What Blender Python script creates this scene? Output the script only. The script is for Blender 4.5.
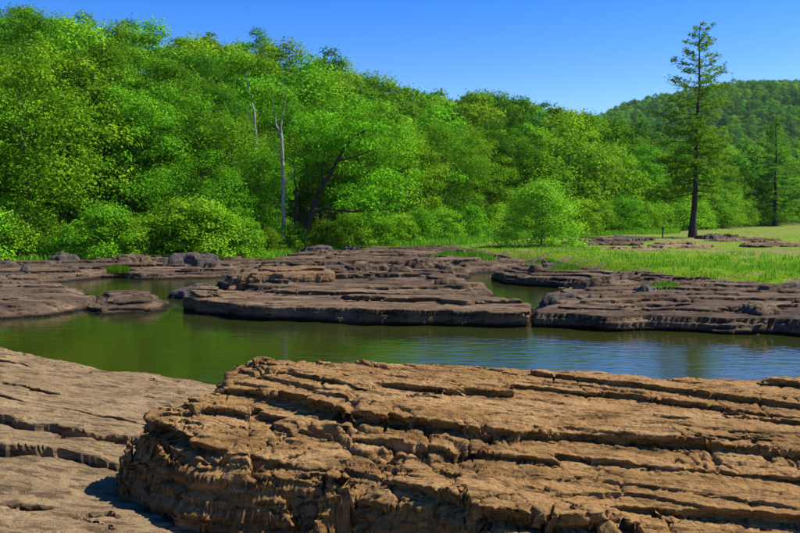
import bpy, math, random
import numpy as np
from mathutils import Vector

for o in list(bpy.data.objects):
    bpy.data.objects.remove(o, do_unlink=True)
scene = bpy.context.scene
COL = scene.collection
RAD = math.radians

# ------------------------------------------------------------------ camera
CAM_H = 3.0
FPX = 778.0                                     # focal length in pixels of an 800 px wide frame
PITCH = math.atan((266.5 - 218.0) / FPX)
cam_d = bpy.data.cameras.new('camera')
cam_d.sensor_width = 36.0
cam_d.lens = 36.0 * FPX / 800.0
cam_d.clip_start = 0.1
cam_d.clip_end = 12000
cam = bpy.data.objects.new('camera', cam_d)
COL.objects.link(cam)
cam.location = (0, 0, CAM_H)
cam.rotation_euler = (math.pi / 2 - PITCH, 0, 0)
scene.camera = cam

# ------------------------------------------------------------------ sky and sun
SUN = Vector((0.63, 0.12, 0.80)).normalized()
SUN_EL = math.asin(SUN.z)
SUN_AZ = math.atan2(SUN.x, SUN.y)               # clockwise from +Y
world = bpy.data.worlds.new('World')
scene.world = world
world.use_nodes = True
wn = world.node_tree
for n in list(wn.nodes):
    wn.nodes.remove(n)
w_out = wn.nodes.new('ShaderNodeOutputWorld')
w_bg = wn.nodes.new('ShaderNodeBackground')
w_sky = wn.nodes.new('ShaderNodeTexSky')
w_sky.sky_type = 'NISHITA'
w_sky.sun_disc = False
w_sky.sun_elevation = SUN_EL
w_sky.sun_rotation = SUN_AZ
w_sky.air_density = 1.0
w_sky.dust_density = 0.2
w_sky.ozone_density = 3.0
w_hsv = wn.nodes.new('ShaderNodeHueSaturation')
w_hsv.inputs['Saturation'].default_value = 1.5
w_hsv.inputs['Hue'].default_value = 0.522
w_hsv.inputs['Value'].default_value = 0.92
w_bg.inputs['Strength'].default_value = 0.12
wn.links.new(w_sky.outputs[0], w_hsv.inputs['Color'])
wn.links.new(w_hsv.outputs[0], w_bg.inputs['Color'])
wn.links.new(w_bg.outputs[0], w_out.inputs['Surface'])

sun_d = bpy.data.lights.new('sun', 'SUN')
sun_d.energy = 5.0
sun_d.angle = RAD(0.5)
sun_d.color = (1.0, 0.94, 0.84)
sun = bpy.data.objects.new('sun', sun_d)
COL.objects.link(sun)
sun.location = (60, 20, 80)
sun.rotation_euler = SUN.to_track_quat('Z', 'Y').to_euler()

vs = scene.view_settings
vs.view_transform = 'Standard'
vs.look = 'None'
vs.gamma = 1.0
vs.use_curve_mapping = False
vs.exposure = 0.82

# ------------------------------------------------------------------ helpers
rng = np.random.default_rng(7)
random.seed(7)


def ray(px, py):
    xr = (px - 400.0) / FPX
    yr = (266.5 - py) / FPX
    c, s = math.cos(PITCH), math.sin(PITCH)
    return np.array([xr, c + yr * s, -s + yr * c])


def ground(px, py, z=0.0):
    d = ray(px, py)
    t = (z - CAM_H) / d[2]
    return d[0] * t, d[1] * t


def at(px, d):
    """plan position seen in column px at distance d"""
    return (px - 400.0) / FPX * d, d


def sstep(a, b, x):
    t = np.clip((x - a) / (b - a), 0, 1)
    return t * t * (3 - 2 * t)


def perlin(x, y, seed=0):
    ix = np.floor(x).astype(np.int64)
    iy = np.floor(y).astype(np.int64)
    fx = x - ix
    fy = y - iy

    def g(jx, jy, dx, dy):
        h = (jx * 73856093) ^ (jy * 19349663) ^ (seed * 83492791 + 12345)
        h = (h ^ (h >> 13)) * 1274126177
        h = (h ^ (h >> 16)) & 0xFFFF
        a = h * (2 * math.pi / 65536.0)
        return np.cos(a) * dx + np.sin(a) * dy
    u = fx * fx * fx * (fx * (fx * 6 - 15) + 10)
    v = fy * fy * fy * (fy * (fy * 6 - 15) + 10)
    n00 = g(ix, iy, fx, fy)
    n10 = g(ix + 1, iy, fx - 1, fy)
    n01 = g(ix, iy + 1, fx, fy - 1)
    n11 = g(ix + 1, iy + 1, fx - 1, fy - 1)
    return ((n00 * (1 - u) + n10 * u) * (1 - v) + (n01 * (1 - u) + n11 * u) * v) * 1.5


def fbm(x, y, seed=0, oct=4, gain=0.5):
    r = 0
    a = 1.0
    for i in range(oct):
        r = r + a * perlin(x, y, seed + i * 17)
        x = x * 2.03 + 7.1
        y = y * 2.03 - 3.7
        a *= gain
    return r


def cells(x, y, seed=0):
    """cellular noise: F1, F2 and a random value for the nearest cell"""
    ix = np.floor(x).astype(np.int64)
    iy = np.floor(y).astype(np.int64)
    f1 = np.full(x.shape, 9.0)
    f2 = np.full(x.shape, 9.0)
    rv = np.zeros(x.shape)
    for jx in (-1, 0, 1):
        for jy in (-1, 0, 1):
            cx = ix + jx
            cy = iy + jy
            h = (cx * 73856093) ^ (cy * 19349663) ^ (seed * 83492791 + 977)
            h = (h ^ (h >> 13)) * 1274126177
            h = h ^ (h >> 16)
            ax = (h & 1023) / 1023.0
            ay = ((h >> 10) & 1023) / 1023.0
            av = ((h >> 20) & 1023) / 1023.0
            d = np.hypot(cx + ax - x, cy + ay - y)
            nearer = d < f1
            f2 = np.where(nearer, f1, np.minimum(f2, d))
            rv = np.where(nearer, av, rv)
            f1 = np.where(nearer, d, f1)
    return f1, f2, rv


def poly_dist(x, y, pts):
    """signed distance to a closed polygon, positive inside"""
    pts = np.array(pts, float)
    n = len(pts)
    best = np.full(x.shape, 1e9)
    inside = np.zeros(x.shape, bool)
    for i in range(n):
        ax, ay = pts[i]
        bx, by = pts[(i + 1) % n]
        ex, ey = bx - ax, by - ay
        t = np.clip(((x - ax) * ex + (y - ay) * ey) / (ex * ex + ey * ey + 1e-12), 0, 1)
        d = np.hypot(x - ax - t * ex, y - ay - t * ey)
        best = np.minimum(best, d)
        if by != ay:
            c = ((ay > y) != (by > y)) & (x < (bx - ax) * (y - ay) / (by - ay) + ax)
            inside ^= c
    return np.where(inside, best, -best)


def mesh_from(name, verts, faces, mat=None, smooth=True):
    """faces: (n, k) array with one k"""
    verts = np.asarray(verts, np.float32)
    faces = np.asarray(faces, np.int32)
    me = bpy.data.meshes.new(name)
    nv, (nf, k) = len(verts), faces.shape
    me.vertices.add(nv)
    me.vertices.foreach_set('co', verts.ravel())
    me.loops.add(nf * k)
    me.loops.foreach_set('vertex_index', faces.ravel())
    me.polygons.add(nf)
    me.polygons.foreach_set('loop_start', np.arange(0, nf * k, k, dtype=np.int32))
    if smooth:
        me.polygons.foreach_set('use_smooth', np.ones(nf, bool))
    me.update(calc_edges=True)
    if mat:
        me.materials.append(mat)
    return me


def link(name, data, parent=None, loc=None):
    o = bpy.data.objects.new(name, data)
    COL.objects.link(o)
    if parent:
        o.parent = parent
    if loc is not None:
        o.location = loc
    return o


def tag(o, label=None, cat=None, group=None, kind=None):
    if label:
        o['label'] = label
    if cat:
        o['category'] = cat
    if group:
        o['group'] = group
    if kind:
        o['kind'] = kind
    return o


def thing(name, label, cat, loc=(0, 0, 0), rz=0.0, group=None, scale=None):
    o = link(name, None, None, loc)
    o.rotation_euler = (0, 0, rz)
    if scale is not None:
        o.scale = scale
    o.empty_display_size = 0.3
    return tag(o, label, cat, group)


# ------------------------------------------------------------------ materials
class NT:
    def __init__(self, name):
        self.m = bpy.data.materials.new(name)
        self.m.use_nodes = True
        self.t = self.m.node_tree
        for n in list(self.t.nodes):
            self.t.nodes.remove(n)
        self.out = self.t.nodes.new('ShaderNodeOutputMaterial')

    def n(self, kind, **kw):
        nd = self.t.nodes.new(kind)
        for k, v in kw.items():
            if k.startswith('_'):
                setattr(nd, k[1:], v)
            else:
                key = k.replace('__', ' ')
                if key in nd.inputs:
                    s = nd.inputs[key]
                else:
                    s = nd.inputs[int(k[1:])]
                s.default_value = v
        return nd

    def l(self, a, b):
        self.t.links.new(a, b)

    def noise(self, vec, scale, detail=4, rough=0.55, dist=0.0):
        nd = self.n('ShaderNodeTexNoise', Scale=scale, Detail=detail, Roughness=rough, Distortion=dist)
        self.l(vec, nd.inputs['Vector'])
        return nd.outputs['Fac']

    def mapping(self, vec, scale, rot=(0, 0, 0)):
        nd = self.n('ShaderNodeMapping')
        nd.inputs['Scale'].default_value = scale
        nd.inputs['Rotation'].default_value = rot
        self.l(vec, nd.inputs['Vector'])
        return nd.outputs[0]

    def ramp(self, fac, stops, interp='LINEAR'):
        nd = self.t.nodes.new('ShaderNodeValToRGB')
        cr = nd.color_ramp
        cr.interpolation = interp
        while len(cr.elements) < len(stops):
            cr.elements.new(0.5)
        for e, (p, c) in zip(cr.elements, stops):
            e.position = p
            e.color = (c, c, c, 1) if isinstance(c, (int, float)) else (*c, 1)
        self.l(fac, nd.inputs[0])
        return nd.outputs[0]

    def mix(self, fac, a, b, mode='MIX'):
        nd = self.t.nodes.new('ShaderNodeMix')
        nd.data_type = 'RGBA'
        nd.blend_type = mode
        ins = [s for s in nd.inputs if s.type == 'RGBA']
        f = nd.inputs[0]
        for s, v in ((f, fac), (ins[0], a), (ins[1], b)):
            if hasattr(v, 'is_linked'):
                self.l(v, s)
            elif isinstance(v, (int, float)):
                s.default_value = v if s is f else (v, v, v, 1)
            else:
                s.default_value = (*v, 1)
        return [s for s in nd.outputs if s.type == 'RGBA'][0]

    def math(self, op, a, b=0.0, clamp=False):
        nd = self.t.nodes.new('ShaderNodeMath')
        nd.operation = op
        nd.use_clamp = clamp
        for s, v in zip(nd.inputs, (a, b)):
            if hasattr(v, 'is_linked'):
                self.l(v, s)
            else:
                s.default_value = v
        return nd.outputs[0]

    def bump(self, h, strength, dist, normal=None):
        nd = self.n('ShaderNodeBump', Strength=strength, Distance=dist)
        self.l(h, nd.inputs['Height'])
        if normal is not None:
            self.l(normal, nd.inputs['Normal'])
        return nd.outputs[0]

    def pos(self):
        return self.n('ShaderNodeNewGeometry').outputs['Position']

    def principled(self, col, rough=0.9, spec=0.3, normal=None):
        p = self.n('ShaderNodeBsdfPrincipled')
        if hasattr(col, 'is_linked'):
            self.l(col, p.inputs['Base Color'])
        else:
            p.inputs['Base Color'].default_value = (*col, 1)
        if hasattr(rough, 'is_linked'):
            self.l(rough, p.inputs['Roughness'])
        else:
            p.inputs['Roughness'].default_value = rough
        p.inputs['Specular IOR Level'].default_value = spec
        if normal is not None:
            self.l(normal, p.inputs['Normal'])
        return p.outputs[0]

    def done(self, sh):
        self.l(sh, self.out.inputs['Surface'])
        return self.m


def mat_rock(name, dark, mid, light, patch, s=1.0, fine=1.0, wet=False, bump=1.0, st=0.38):
    """bedded stone: strata colours, weathered patches, lichen specks, grain"""
    m = NT(name)
    P = m.pos()
    W = m.mapping(P, (0.55 * s, 1.1 * s, 5.0 * s), (0.02, -0.03, 0.06))
    warp = m.n('ShaderNodeVectorMath', _operation='ADD')
    wn_ = m.n('ShaderNodeTexNoise', Scale=1.3 * s, Detail=3)
    m.l(P, wn_.inputs['Vector'])
    wsc = m.n('ShaderNodeVectorMath', _operation='SCALE')
    m.l(wn_.outputs['Color'], wsc.inputs[0])
    wsc.inputs['Scale'].default_value = 0.5
    m.l(W, warp.inputs[0])
    m.l(wsc.outputs[0], warp.inputs[1])
    bands = m.noise(warp.outputs[0], 2.2, 8, 0.62)
    patchn = m.noise(P, 0.9 * s, 5, 0.6, 0.6)
    streak = m.noise(m.mapping(P, (1.6 * s, 7 * s, 10 * s), (0, 0, 0.05)), 2.0, 7, 0.65)
    grain = m.noise(P, 38 * fine, 6, 0.7)
    speck = m.noise(P, 14 * fine, 5, 0.65)
    c = m.ramp(bands, [(0.30, dark), (0.47, mid), (0.68, light)])
    c = m.mix(m.ramp(patchn, [(0.44, 0.0), (0.64, 0.75)]), c, patch)
    c = m.mix(m.ramp(streak, [(st, 0.8), (st + 0.09, 0.0)]), c, tuple(x * 0.45 for x in dark))
    c = m.mix(m.ramp(speck, [(0.33, 0.65), (0.43, 0.0)]), c, tuple(x * 0.6 for x in dark))
    c = m.mix(m.ramp(grain, [(0.3, 0.55), (0.7, 0.0)]), c, tuple(x * 0.8 for x in mid))
    rough = 0.88
    if wet:
        z = m.n('ShaderNodeSeparateXYZ')
        m.l(P, z.inputs[0])
        edge = m.math('ADD', z.outputs['Z'], m.math('MULTIPLY', m.math('SUBTRACT', patchn, 0.5), 0.25))
        wetf = m.ramp(edge, [(0.05, 1.0), (0.13, 0.0)])
        c = m.mix(wetf, c, tuple(x * 0.45 for x in dark))
        rough = m.math('SUBTRACT', 0.88, m.math('MULTIPLY', wetf, 0.2))
    hb = m.math('ADD', m.math('MULTIPLY', streak, 0.9), m.math('MULTIPLY', speck, 0.6))
    hb = m.math('ADD', hb, m.math('MULTIPLY', grain, 0.34))
    nrm = m.bump(hb, 1.0, 0.05 * bump)
    return m.done(m.principled(c, rough, 0.10, nrm))


def mat_leaf(name, c1, c2, c3, trans=0.28, hue_var=0.045, val_var=0.8, spec=0.03, gain=1.6):
    m = NT(name)
    P = m.pos()
    oi = m.n('ShaderNodeObjectInfo')
    n1 = m.noise(P, 0.55, 3, 0.6)
    n2 = m.noise(P, 3.7, 2, 0.6)
    c = m.ramp(m.math('ADD', m.math('MULTIPLY', n1, 0.6), m.math('MULTIPLY', n2, 0.4)),
               [(0.36, c1), (0.5, c2), (0.64, c3)])
    c = m.mix(1.0, c, (gain, gain, gain), 'MULTIPLY')
    hs = m.n('ShaderNodeHueSaturation')
    r = oi.outputs['Random']
    m.l(m.math('ADD', 0.501 - hue_var / 2, m.math('MULTIPLY', r, hue_var)), hs.inputs['Hue'])
    r2 = m.math('FRACT', m.math('MULTIPLY', r, 7.31))
    m.l(m.math('ADD', 1.0 - val_var / 2, m.math('MULTIPLY', r2, val_var)), hs.inputs['Value'])
    m.l(c, hs.inputs['Color'])
    c = hs.outputs[0]
    p = m.principled(c, 0.75, spec)
    tr = m.n('ShaderNodeBsdfTranslucent')
    tc = m.mix(0.5, c, (0.14, 0.40, 0.004))
    m.l(tc, tr.inputs['Color'])
    mx = m.n('ShaderNodeMixShader')
    mx.inputs[0].default_value = trans
    m.l(p, mx.inputs[1])
    m.l(tr.outputs[0], mx.inputs[2])
    return m.done(mx.outputs[0])


def mat_bark(name, a, b, sc=6.0):
    m = NT(name)
    P = m.pos()
    n1 = m.noise(m.mapping(P, (3, 3, 0.6)), sc, 6, 0.65)
    c = m.ramp(n1, [(0.35, a), (0.65, b)])
    return m.done(m.principled(c, 0.9, 0.2, m.bump(n1, 0.8, 0.03)))


M = {}
M['boulder'] = mat_rock('warm_layered_sandstone', (0.070, 0.034, 0.012), (0.27, 0.150, 0.052), (0.44, 0.275, 0.118), (0.34, 0.195, 0.066), s=1.0)
M['slab'] = mat_rock('pale_worn_sandstone', (0.085, 0.055, 0.028), (0.235, 0.160, 0.078), (0.36, 0.258, 0.135), (0.30, 0.207, 0.10), s=0.8, bump=1.2, st=0.41)
M['shelf'] = mat_rock('grey_brown_bedded_rock', (0.020, 0.013, 0.008), (0.092, 0.062, 0.038), (0.26, 0.178, 0.100), (0.108, 0.071, 0.041), s=0.35, fine=0.35, wet=True, bump=2.0)
M['ledge'] = mat_rock('tan_grey_bedded_rock', (0.024, 0.016, 0.009), (0.118, 0.078, 0.045), (0.29, 0.195, 0.103), (0.21, 0.138, 0.068), s=0.35, fine=0.35, wet=True, bump=2.0)
M['dark_rock'] = mat_rock('dark_wet_rock', (0.035, 0.029, 0.026), (0.085, 0.068, 0.058), (0.16, 0.125, 0.10), (0.11, 0.09, 0.075), s=0.5, fine=0.4, wet=True, bump=2.0)
M['orange_rock'] = mat_rock('rusty_brown_rock', (0.06, 0.034, 0.017), (0.19, 0.112, 0.055), (0.30, 0.19, 0.10), (0.24, 0.14, 0.065), s=0.5, fine=0.4, wet=True, bump=2.0)
M['leaf_mid'] = mat_leaf('mid_green_leaves', (0.034, 0.092, 0.004), (0.060, 0.150, 0.005), (0.096, 0.205, 0.007))
M['leaf_bright'] = mat_leaf('bright_green_leaves', (0.055, 0.135, 0.004), (0.090, 0.20, 0.006), (0.130, 0.25, 0.009))
M['leaf_deep'] = mat_leaf('deep_green_leaves', (0.020, 0.060, 0.004), (0.036, 0.098, 0.005), (0.062, 0.142, 0.006))
M['leaf_yellow'] = mat_leaf('yellow_green_leaves', (0.072, 0.130, 0.005), (0.115, 0.19, 0.007), (0.155, 0.23, 0.01))
M['leaf_shrub'] = mat_leaf('fresh_shrub_leaves', (0.064, 0.155, 0.005), (0.105, 0.22, 0.007), (0.145, 0.27, 0.010), val_var=0.3)
M['leaf_willow'] = mat_leaf('pale_willow_leaves', (0.095, 0.20, 0.008), (0.145, 0.265, 0.012), (0.20, 0.32, 0.018), val_var=0.1, gain=1.9)
M['needle'] = mat_leaf('conifer_needles', (0.042, 0.10, 0.008), (0.066, 0.140, 0.010), (0.10, 0.18, 0.012), trans=0.35, val_var=0.15)
M['needle_light'] = mat_leaf('light_conifer_needles', (0.04, 0.11, 0.012), (0.06, 0.15, 0.016), (0.09, 0.18, 0.02), trans=0.4, val_var=0.15)
M['bark'] = mat_bark('brown_bark', (0.045, 0.034, 0.026), (0.12, 0.092, 0.07))
M['bark_dark'] = mat_bark('dark_bark', (0.022, 0.017, 0.014), (0.06, 0.047, 0.038))
M['bark_pale'] = mat_bark('pale_bark', (0.14, 0.125, 0.10), (0.36, 0.33, 0.28), 3.0)
M['grass'] = mat_leaf('fresh_grass', (0.070, 0.170, 0.007), (0.110, 0.23, 0.010), (0.17, 0.265, 0.016), trans=0.35, val_var=0.0, spec=0.2)
M['post'] = mat_bark('weathered_post', (0.03, 0.024, 0.02), (0.08, 0.065, 0.05))

# ground: grass, bare pale earth, forest litter
m = NT('ground_cover')
P = m.pos()
at_f = m.n('ShaderNodeAttribute', _attribute_name='forest')
g1 = m.noise(P, 0.12, 5, 0.6, 0.4)
g2 = m.noise(m.mapping(P, (0.35, 1.5, 1.0)), 0.35, 5, 0.6, 0.5)
g3 = m.noise(P, 5.0, 4, 0.7)
grass_c = m.ramp(g3, [(0.32, (0.055, 0.125, 0.005)), (0.5, (0.115, 0.20, 0.007)), (0.68, (0.185, 0.235, 0.010))])
dirt_c = m.ramp(g3, [(0.3, (0.11, 0.08, 0.045)), (0.7, (0.26, 0.19, 0.11))])
c = m.mix(m.ramp(g2, [(0.50, 0.0), (0.55, 0.9)]), grass_c, dirt_c)
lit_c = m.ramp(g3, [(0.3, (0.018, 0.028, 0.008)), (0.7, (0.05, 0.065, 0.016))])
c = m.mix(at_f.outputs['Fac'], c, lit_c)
sep = m.n('ShaderNodeSeparateXYZ')
m.l(P, sep.inputs[0])
c = m.mix(m.ramp(m.math('ADD', sep.outputs['Z'], m.math('MULTIPLY', g3, 0.25)), [(0.32, 1.0), (0.48, 0.0)]), c, (0.085, 0.07, 0.05))
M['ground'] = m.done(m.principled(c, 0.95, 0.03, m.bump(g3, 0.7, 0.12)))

# water: murky, rippled
m = NT('murky_river_water')
P = m.pos()
w1 = m.noise(m.mapping(P, (1.0, 2.6, 1.0)), 1.6, 3, 0.5, 0.3)
w2 = m.noise(m.mapping(P, (1.0, 2.2, 1.0), (0, 0, 0.3)), 5.0, 3, 0.5)
wh = m.math('ADD', m.math('MULTIPLY', w1, 0.75), m.math('MULTIPLY', w2, 0.25))
nrm = m.bump(wh, 0.13, 0.10)
wp = m.n('ShaderNodeBsdfPrincipled')
wc = m.ramp(m.noise(P, 0.22, 3), [(0.35, (0.016, 0.024, 0.003)), (0.65, (0.03, 0.032, 0.004))])
m.l(wc, wp.inputs['Base Color'])
wp.inputs['Roughness'].default_value = 0.04
wp.inputs['IOR'].default_value = 1.68
m.l(nrm, wp.inputs['Normal'])
M['water'] = m.done(wp.outputs[0])

# ------------------------------------------------------------------ terrain
P0 = np.array([-5.0, 62.0])
NRM = np.array([-0.71, 0.704])


def hill_s(x, y):
    s = (x - P0[0]) * NRM[0] + (y - P0[1]) * NRM[1]
    return s - 0.10 * np.maximum(0, y - 120) + 5.0 * perlin(x / 38.0, y / 38.0, 5)


TOP_PX = [-100, 0, 100, 200, 260, 330, 400, 450, 520, 590, 650, 720, 800, 900]
TOP_H = [27.3, 27.1, 25.9, 28.3, 29.8, 27.9, 23.6, 23.6, 27.6, 27.5, 22.4, 27.6, 40.5, 52.0]


def terrain(x, y):
    x = np.asarray(x, float)
    y = np.asarray(y, float)
    s = hill_s(x, y)
    # river bed -> bank -> meadow
    pxa = np.clip(400 + FPX * x / np.maximum(y, 5.0), -400, 1200)
    shore = np.interp(pxa, [-400, 0, 130, 250, 340, 440, 500, 560, 640, 700, 800, 1200], [44, 45, 47, 53, 58, 57, 51, 44, 34, 31.5, 29, 28])
    land = sstep(shore - 3, shore + 3, y)
    meadow = 0.62 + 0.009 * np.clip(y - 28, 0, 180) + 0.10 * fbm(x / 9, y / 9, 3, 3)
    meadow = meadow * (0.62 + 0.38 * sstep(-12, 12, x))
    z = -0.9 + (meadow + 0.9) * land
    z = z - 0.35 * (1 - land)
    rise = np.clip(s, 0, None)
    top = np.interp(pxa, TOP_PX, TOP_H) + 2.5 * perlin(x / 60, y / 60, 9)
    hz = top * sstep(-22, 118, s) - top * sstep(-22, 118, 0.0)
    hz = np.where(s > 0, hz, 0) * 1.05
    hz = hz - 0.10 * np.clip(s - 150, 0, 120)
    z = z + np.clip(hz, 0, None)
    far = 142.0 * np.exp(-((x - 405) / 330.0) ** 2 - ((y - 1000) / 330.0) ** 2)
    far = far * (1 + 0.06 * fbm(x / 160, y / 160, 31, 3))
    far = far + 60 * np.exp(-((x - 900) / 300.0) ** 2 - ((y - 900) / 300.0) ** 2)
    return np.where(y > 300, np.maximum(z, z * 0.4 + far), z)


def grid_faces(nx, ny):
    i = np.arange(nx - 1)
    j = np.arange(ny - 1)
    I, J = np.meshgrid(i, j)
    a = (J * nx + I).ravel()
    return np.stack([a, a + 1, a + nx + 1, a + nx], 1)


gx = np.concatenate([-np.geomspace(60, 1500, 24)[::-1], np.arange(-58, 130, 1.0), np.geomspace(131, 2000, 38)])
gy = np.concatenate([np.linspace(-60, 16, 12), np.arange(17, 110, 0.9), np.geomspace(111, 2200, 120)])
X, Y = np.meshgrid(gx, gy)
Z = terrain(X, Y)
me = mesh_from('ground', np.stack([X.ravel(), Y.ravel(), Z.ravel()], 1), grid_faces(len(gx), len(gy)), M['ground'])
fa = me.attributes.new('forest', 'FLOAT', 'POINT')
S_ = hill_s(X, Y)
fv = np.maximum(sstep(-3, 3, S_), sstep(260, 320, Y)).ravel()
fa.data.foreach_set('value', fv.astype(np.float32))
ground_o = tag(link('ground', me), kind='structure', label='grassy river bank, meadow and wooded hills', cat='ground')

wme = mesh_from('water', [(-70, -20, 0), (60, -20, 0), (60, 75, 0), (-70, 75, 0)], [(0, 1, 2, 3)], M['water'])
tag(link('water', wme), kind='structure', label='still green river pool reflecting the hillside', cat='water')

# ------------------------------------------------------------------ rocks
CAMY = 0.0


def terraced(X, Y, v, bounds, riser, tread, under, amp):
    """quantise a height field into beds with undercut risers; returns x, y, z, bed index"""
    k = np.clip(np.searchsorted(bounds, v.ravel(), side='right') - 1, 0, len(bounds) - 2).reshape(v.shape)
    b0 = bounds[k]
    th = bounds[k + 1] - b0
    f = np.clip((v - b0) / th, 0, 1)
    S = sstep(0, riser, f) * (1 - tread) + tread * f
    z = b0 + th * S
    zz = v + (z - v) * amp
    gy_, gx_ = np.gradient(v)
    dx = np.gradient(X, axis=1)
    dy = np.gradient(Y, axis=0)
    gx_ = gx_ / dx
    gy_ = gy_ / dy
    gl = np.hypot(gx_, gy_) + 0.05
    sh = under * th * (np.exp(-(f / (riser * 0.55)) ** 2) - 0.35 * np.exp(-((f - riser) / (riser * 0.6)) ** 2)) * amp
    cap = 0.42 * th / gl
    sh = np.clip(sh, -cap, cap)
    return X + gx_ / gl * sh, Y + gy_ / gl * sh, zz, k


def build_rock(root, X, Y, Z, K, mat, zcut, origin, merge_to=10):
    """split the sheet into one mesh per bed"""
    ny, nx = X.shape
    F = grid_faces(nx, ny)
    V = np.stack([X.ravel(), Y.ravel(), Z.ravel()], 1)
    zf = V[:, 2][F].max(1)
    keep = zf > zcut
    F = F[keep]
    kf = K.ravel()[F].max(1)
    ids = np.unique(kf)
    # join thin or tiny beds with the bed below them
    cnt = {int(i): int((kf == i).sum()) for i in ids}
    lab = {}
    cur = None
    acc = 0
    lim = len(F) / merge_to * 0.75
    for i in sorted(cnt):
        if cur is None or acc > lim:
            cur = i
            acc = 0
        lab[i] = cur
        acc += cnt[i]
    full = np.full((ny - 1) * (nx - 1), -1, np.int64)
    full[np.nonzero(keep)[0]] = np.array([lab[int(i)] for i in ids])[np.searchsorted(ids, kf)]
    kk = components(full.reshape(ny - 1, nx - 1), max(30, int(len(F) * 0.012)))[keep]
    V = V - np.array(origin)
    for i in np.unique(kk):
        f = F[kk == i]
        u, inv = np.unique(f, return_inverse=True)
        me = mesh_from('rock_layer', V[u], inv.reshape(f.shape), mat, smooth=(mat is M['slab']))
        link('rock_layer', me, root)


def components(L, small):
    """connected pieces of equal label on a grid of cells; specks join a neighbour"""
    ny, nx = L.shape
    for _ in range(3):
        par, runs, rowruns = [], [], []

        def find(a):
            while par[a] != a:
                par[a] = par[par[a]]
                a = par[a]
            return a
        prev = []
        for j in range(ny):
            row = L[j]
            cut = np.concatenate([[0], np.nonzero(np.diff(row))[0] + 1, [nx]])
            cur = []
            p = 0
            for a, b in zip(cut[:-1], cut[1:]):
                i = len(par)
                par.append(i)
                runs.append((j, int(a), int(b), int(row[a])))
                while p < len(prev) and prev[p][1] <= a:
                    p += 1
                q = p
                while q < len(prev) and prev[q][0] < b:
                    if prev[q][2] == row[a]:
                        ra, rb = find(prev[q][3]), find(i)
                        if ra != rb:
                            par[rb] = ra
                    q += 1
                cur.append((a, b, row[a], i))
            prev = cur
        size = {}
        for i, (j, a, b, l) in enumerate(runs):
            g = find(i)
            size[g] = size.get(g, 0) + b - a
        out = np.empty_like(L)
        new = L.copy()
        changed = False
        for i, (j, a, b, l) in enumerate(runs):
            g = find(i)
            out[j, a:b] = g if l >= 0 else -1
            if l >= 0 and size[g] < small:
                for nb in ((j, a - 1), (j, b), (j - 1, a), (j + 1, a)):
                    if 0 <= nb[0] < ny and 0 <= nb[1] < nx and new[nb] >= 0 and new[nb] != l:
                        new[j, a:b] = new[nb]
                        changed = True
                        break
        if not changed:
            break
        L = new
    return out.ravel()


def beds(lo, hi, step, seed, var=0.55):
    r = np.random.default_rng(seed)
    b = [lo]
    while b[-1] < hi:
        b.append(b[-1] + step * (1 + var * (r.random() * 2 - 1)))
    return np.array(b)


def rock(name, label, outline, top, mat, step, res, seed, group=None, edge_h=0.5, steep=2.5, bed=0.14,
         rough=0.10, aniso=3.0, z0=-0.13, under=0.9, tilt=(0, 0), layers=8, margin=0.5, crack=0.03, edge_noise=0.35, cat='rock', edge_w=0.32, amp=1.0, epow=0.8, uc=0.0):
    pts = np.array(outline)
    x0, y0 = pts.min(0) - margin
    x1, y1 = pts.max(0) + margin
    cx, cy = pts.mean(0)
    xs = np.arange(x0, x1, res[0])
    ys = np.arange(y0, y1, res[1])
    X, Y = np.meshgrid(xs, ys)
    sc = 1.0 / step
    wob = fbm(X * sc, Y * sc * 1.6, seed, 4, 0.55)
    e = poly_dist(X, Y, pts) + edge_noise * fbm(X * sc * 0.8, Y * sc * 0.8, seed, 3, 0.4) * step
    t = top(X, Y) if callable(top) else top
    t = t + tilt[0] * (X - cx) + tilt[1] * (Y - cy)
    t = t + rough * fbm(X * sc / aniso, Y * sc, seed + 3, 5, 0.55)
    f1, f2, rv = cells(X * sc * 0.8 / aniso * 1.6 + 0.3 * wob, Y * sc * 1.0 + 0.3 * wob, seed + 8)
    t = t + rough * 0.9 * (rv - 0.5)
    lim = z0 + (edge_h - z0) * np.clip((e + 0.05 * step + 0.02) / (edge_w * step), 0, 1) ** epow + np.clip(e, 0, None) * steep * 0.2
    v = np.minimum(t, lim)
    v = np.where(e < -0.35 * step, z0, v)
    b = beds(z0 - 0.3, float(np.max(v)) + 0.5, bed, seed)
    am = np.clip(0.72 + 0.5 * fbm(X * sc / aniso, Y * sc, seed + 5, 2), 0.25, 1.0) * amp
    X2, Y2, Z2, K = terraced(X, Y, v, b, 0.14, 0.25, under, am)
    b2 = beds(z0 - 0.3, float(np.max(v)) + 0.5, bed * 0.3, seed + 1)
    v2 = Z2 + 0.25 * bed * fbm(X * sc * 2 / aniso, Y * sc * 2.4, seed + 6, 4)
    X3, Y3, Z3, _ = terraced(X, Y, v2, b2, 0.22, 0.3, 0.6, 0.6)
    Xf = X2 + (X3 - X) * 0.6
    Yf = Y2 + (Y3 - Y) * 0.6
    Z3 = Z3 - crack * np.exp(-((f2 - f1) / 0.06) ** 2) * (e > 0)
    SURF[label] = (xs, ys, Z3)
    ey_, ex_ = np.gradient(e)
    ex_, ey_ = ex_ / res[0], ey_ / res[1]
    el = np.hypot(ex_, ey_) + 0.3
    ucs = uc * np.clip(edge_h - 0.04 - Z3, 0, 0.8) * sstep(2.2 * edge_w * step, 1.1 * edge_w * step, e)
    Xf = Xf + ex_ / el * ucs
    Yf = Yf + ey_ / el * ucs
    o = thing(name, label, cat, (cx, cy, max(z0, -0.2)), group=group)
    build_rock(o, Xf, Yf, Z3, K, mat, z0 + 0.03, (cx, cy, max(z0, -0.2)), layers)
    return o


SURF = {}


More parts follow.
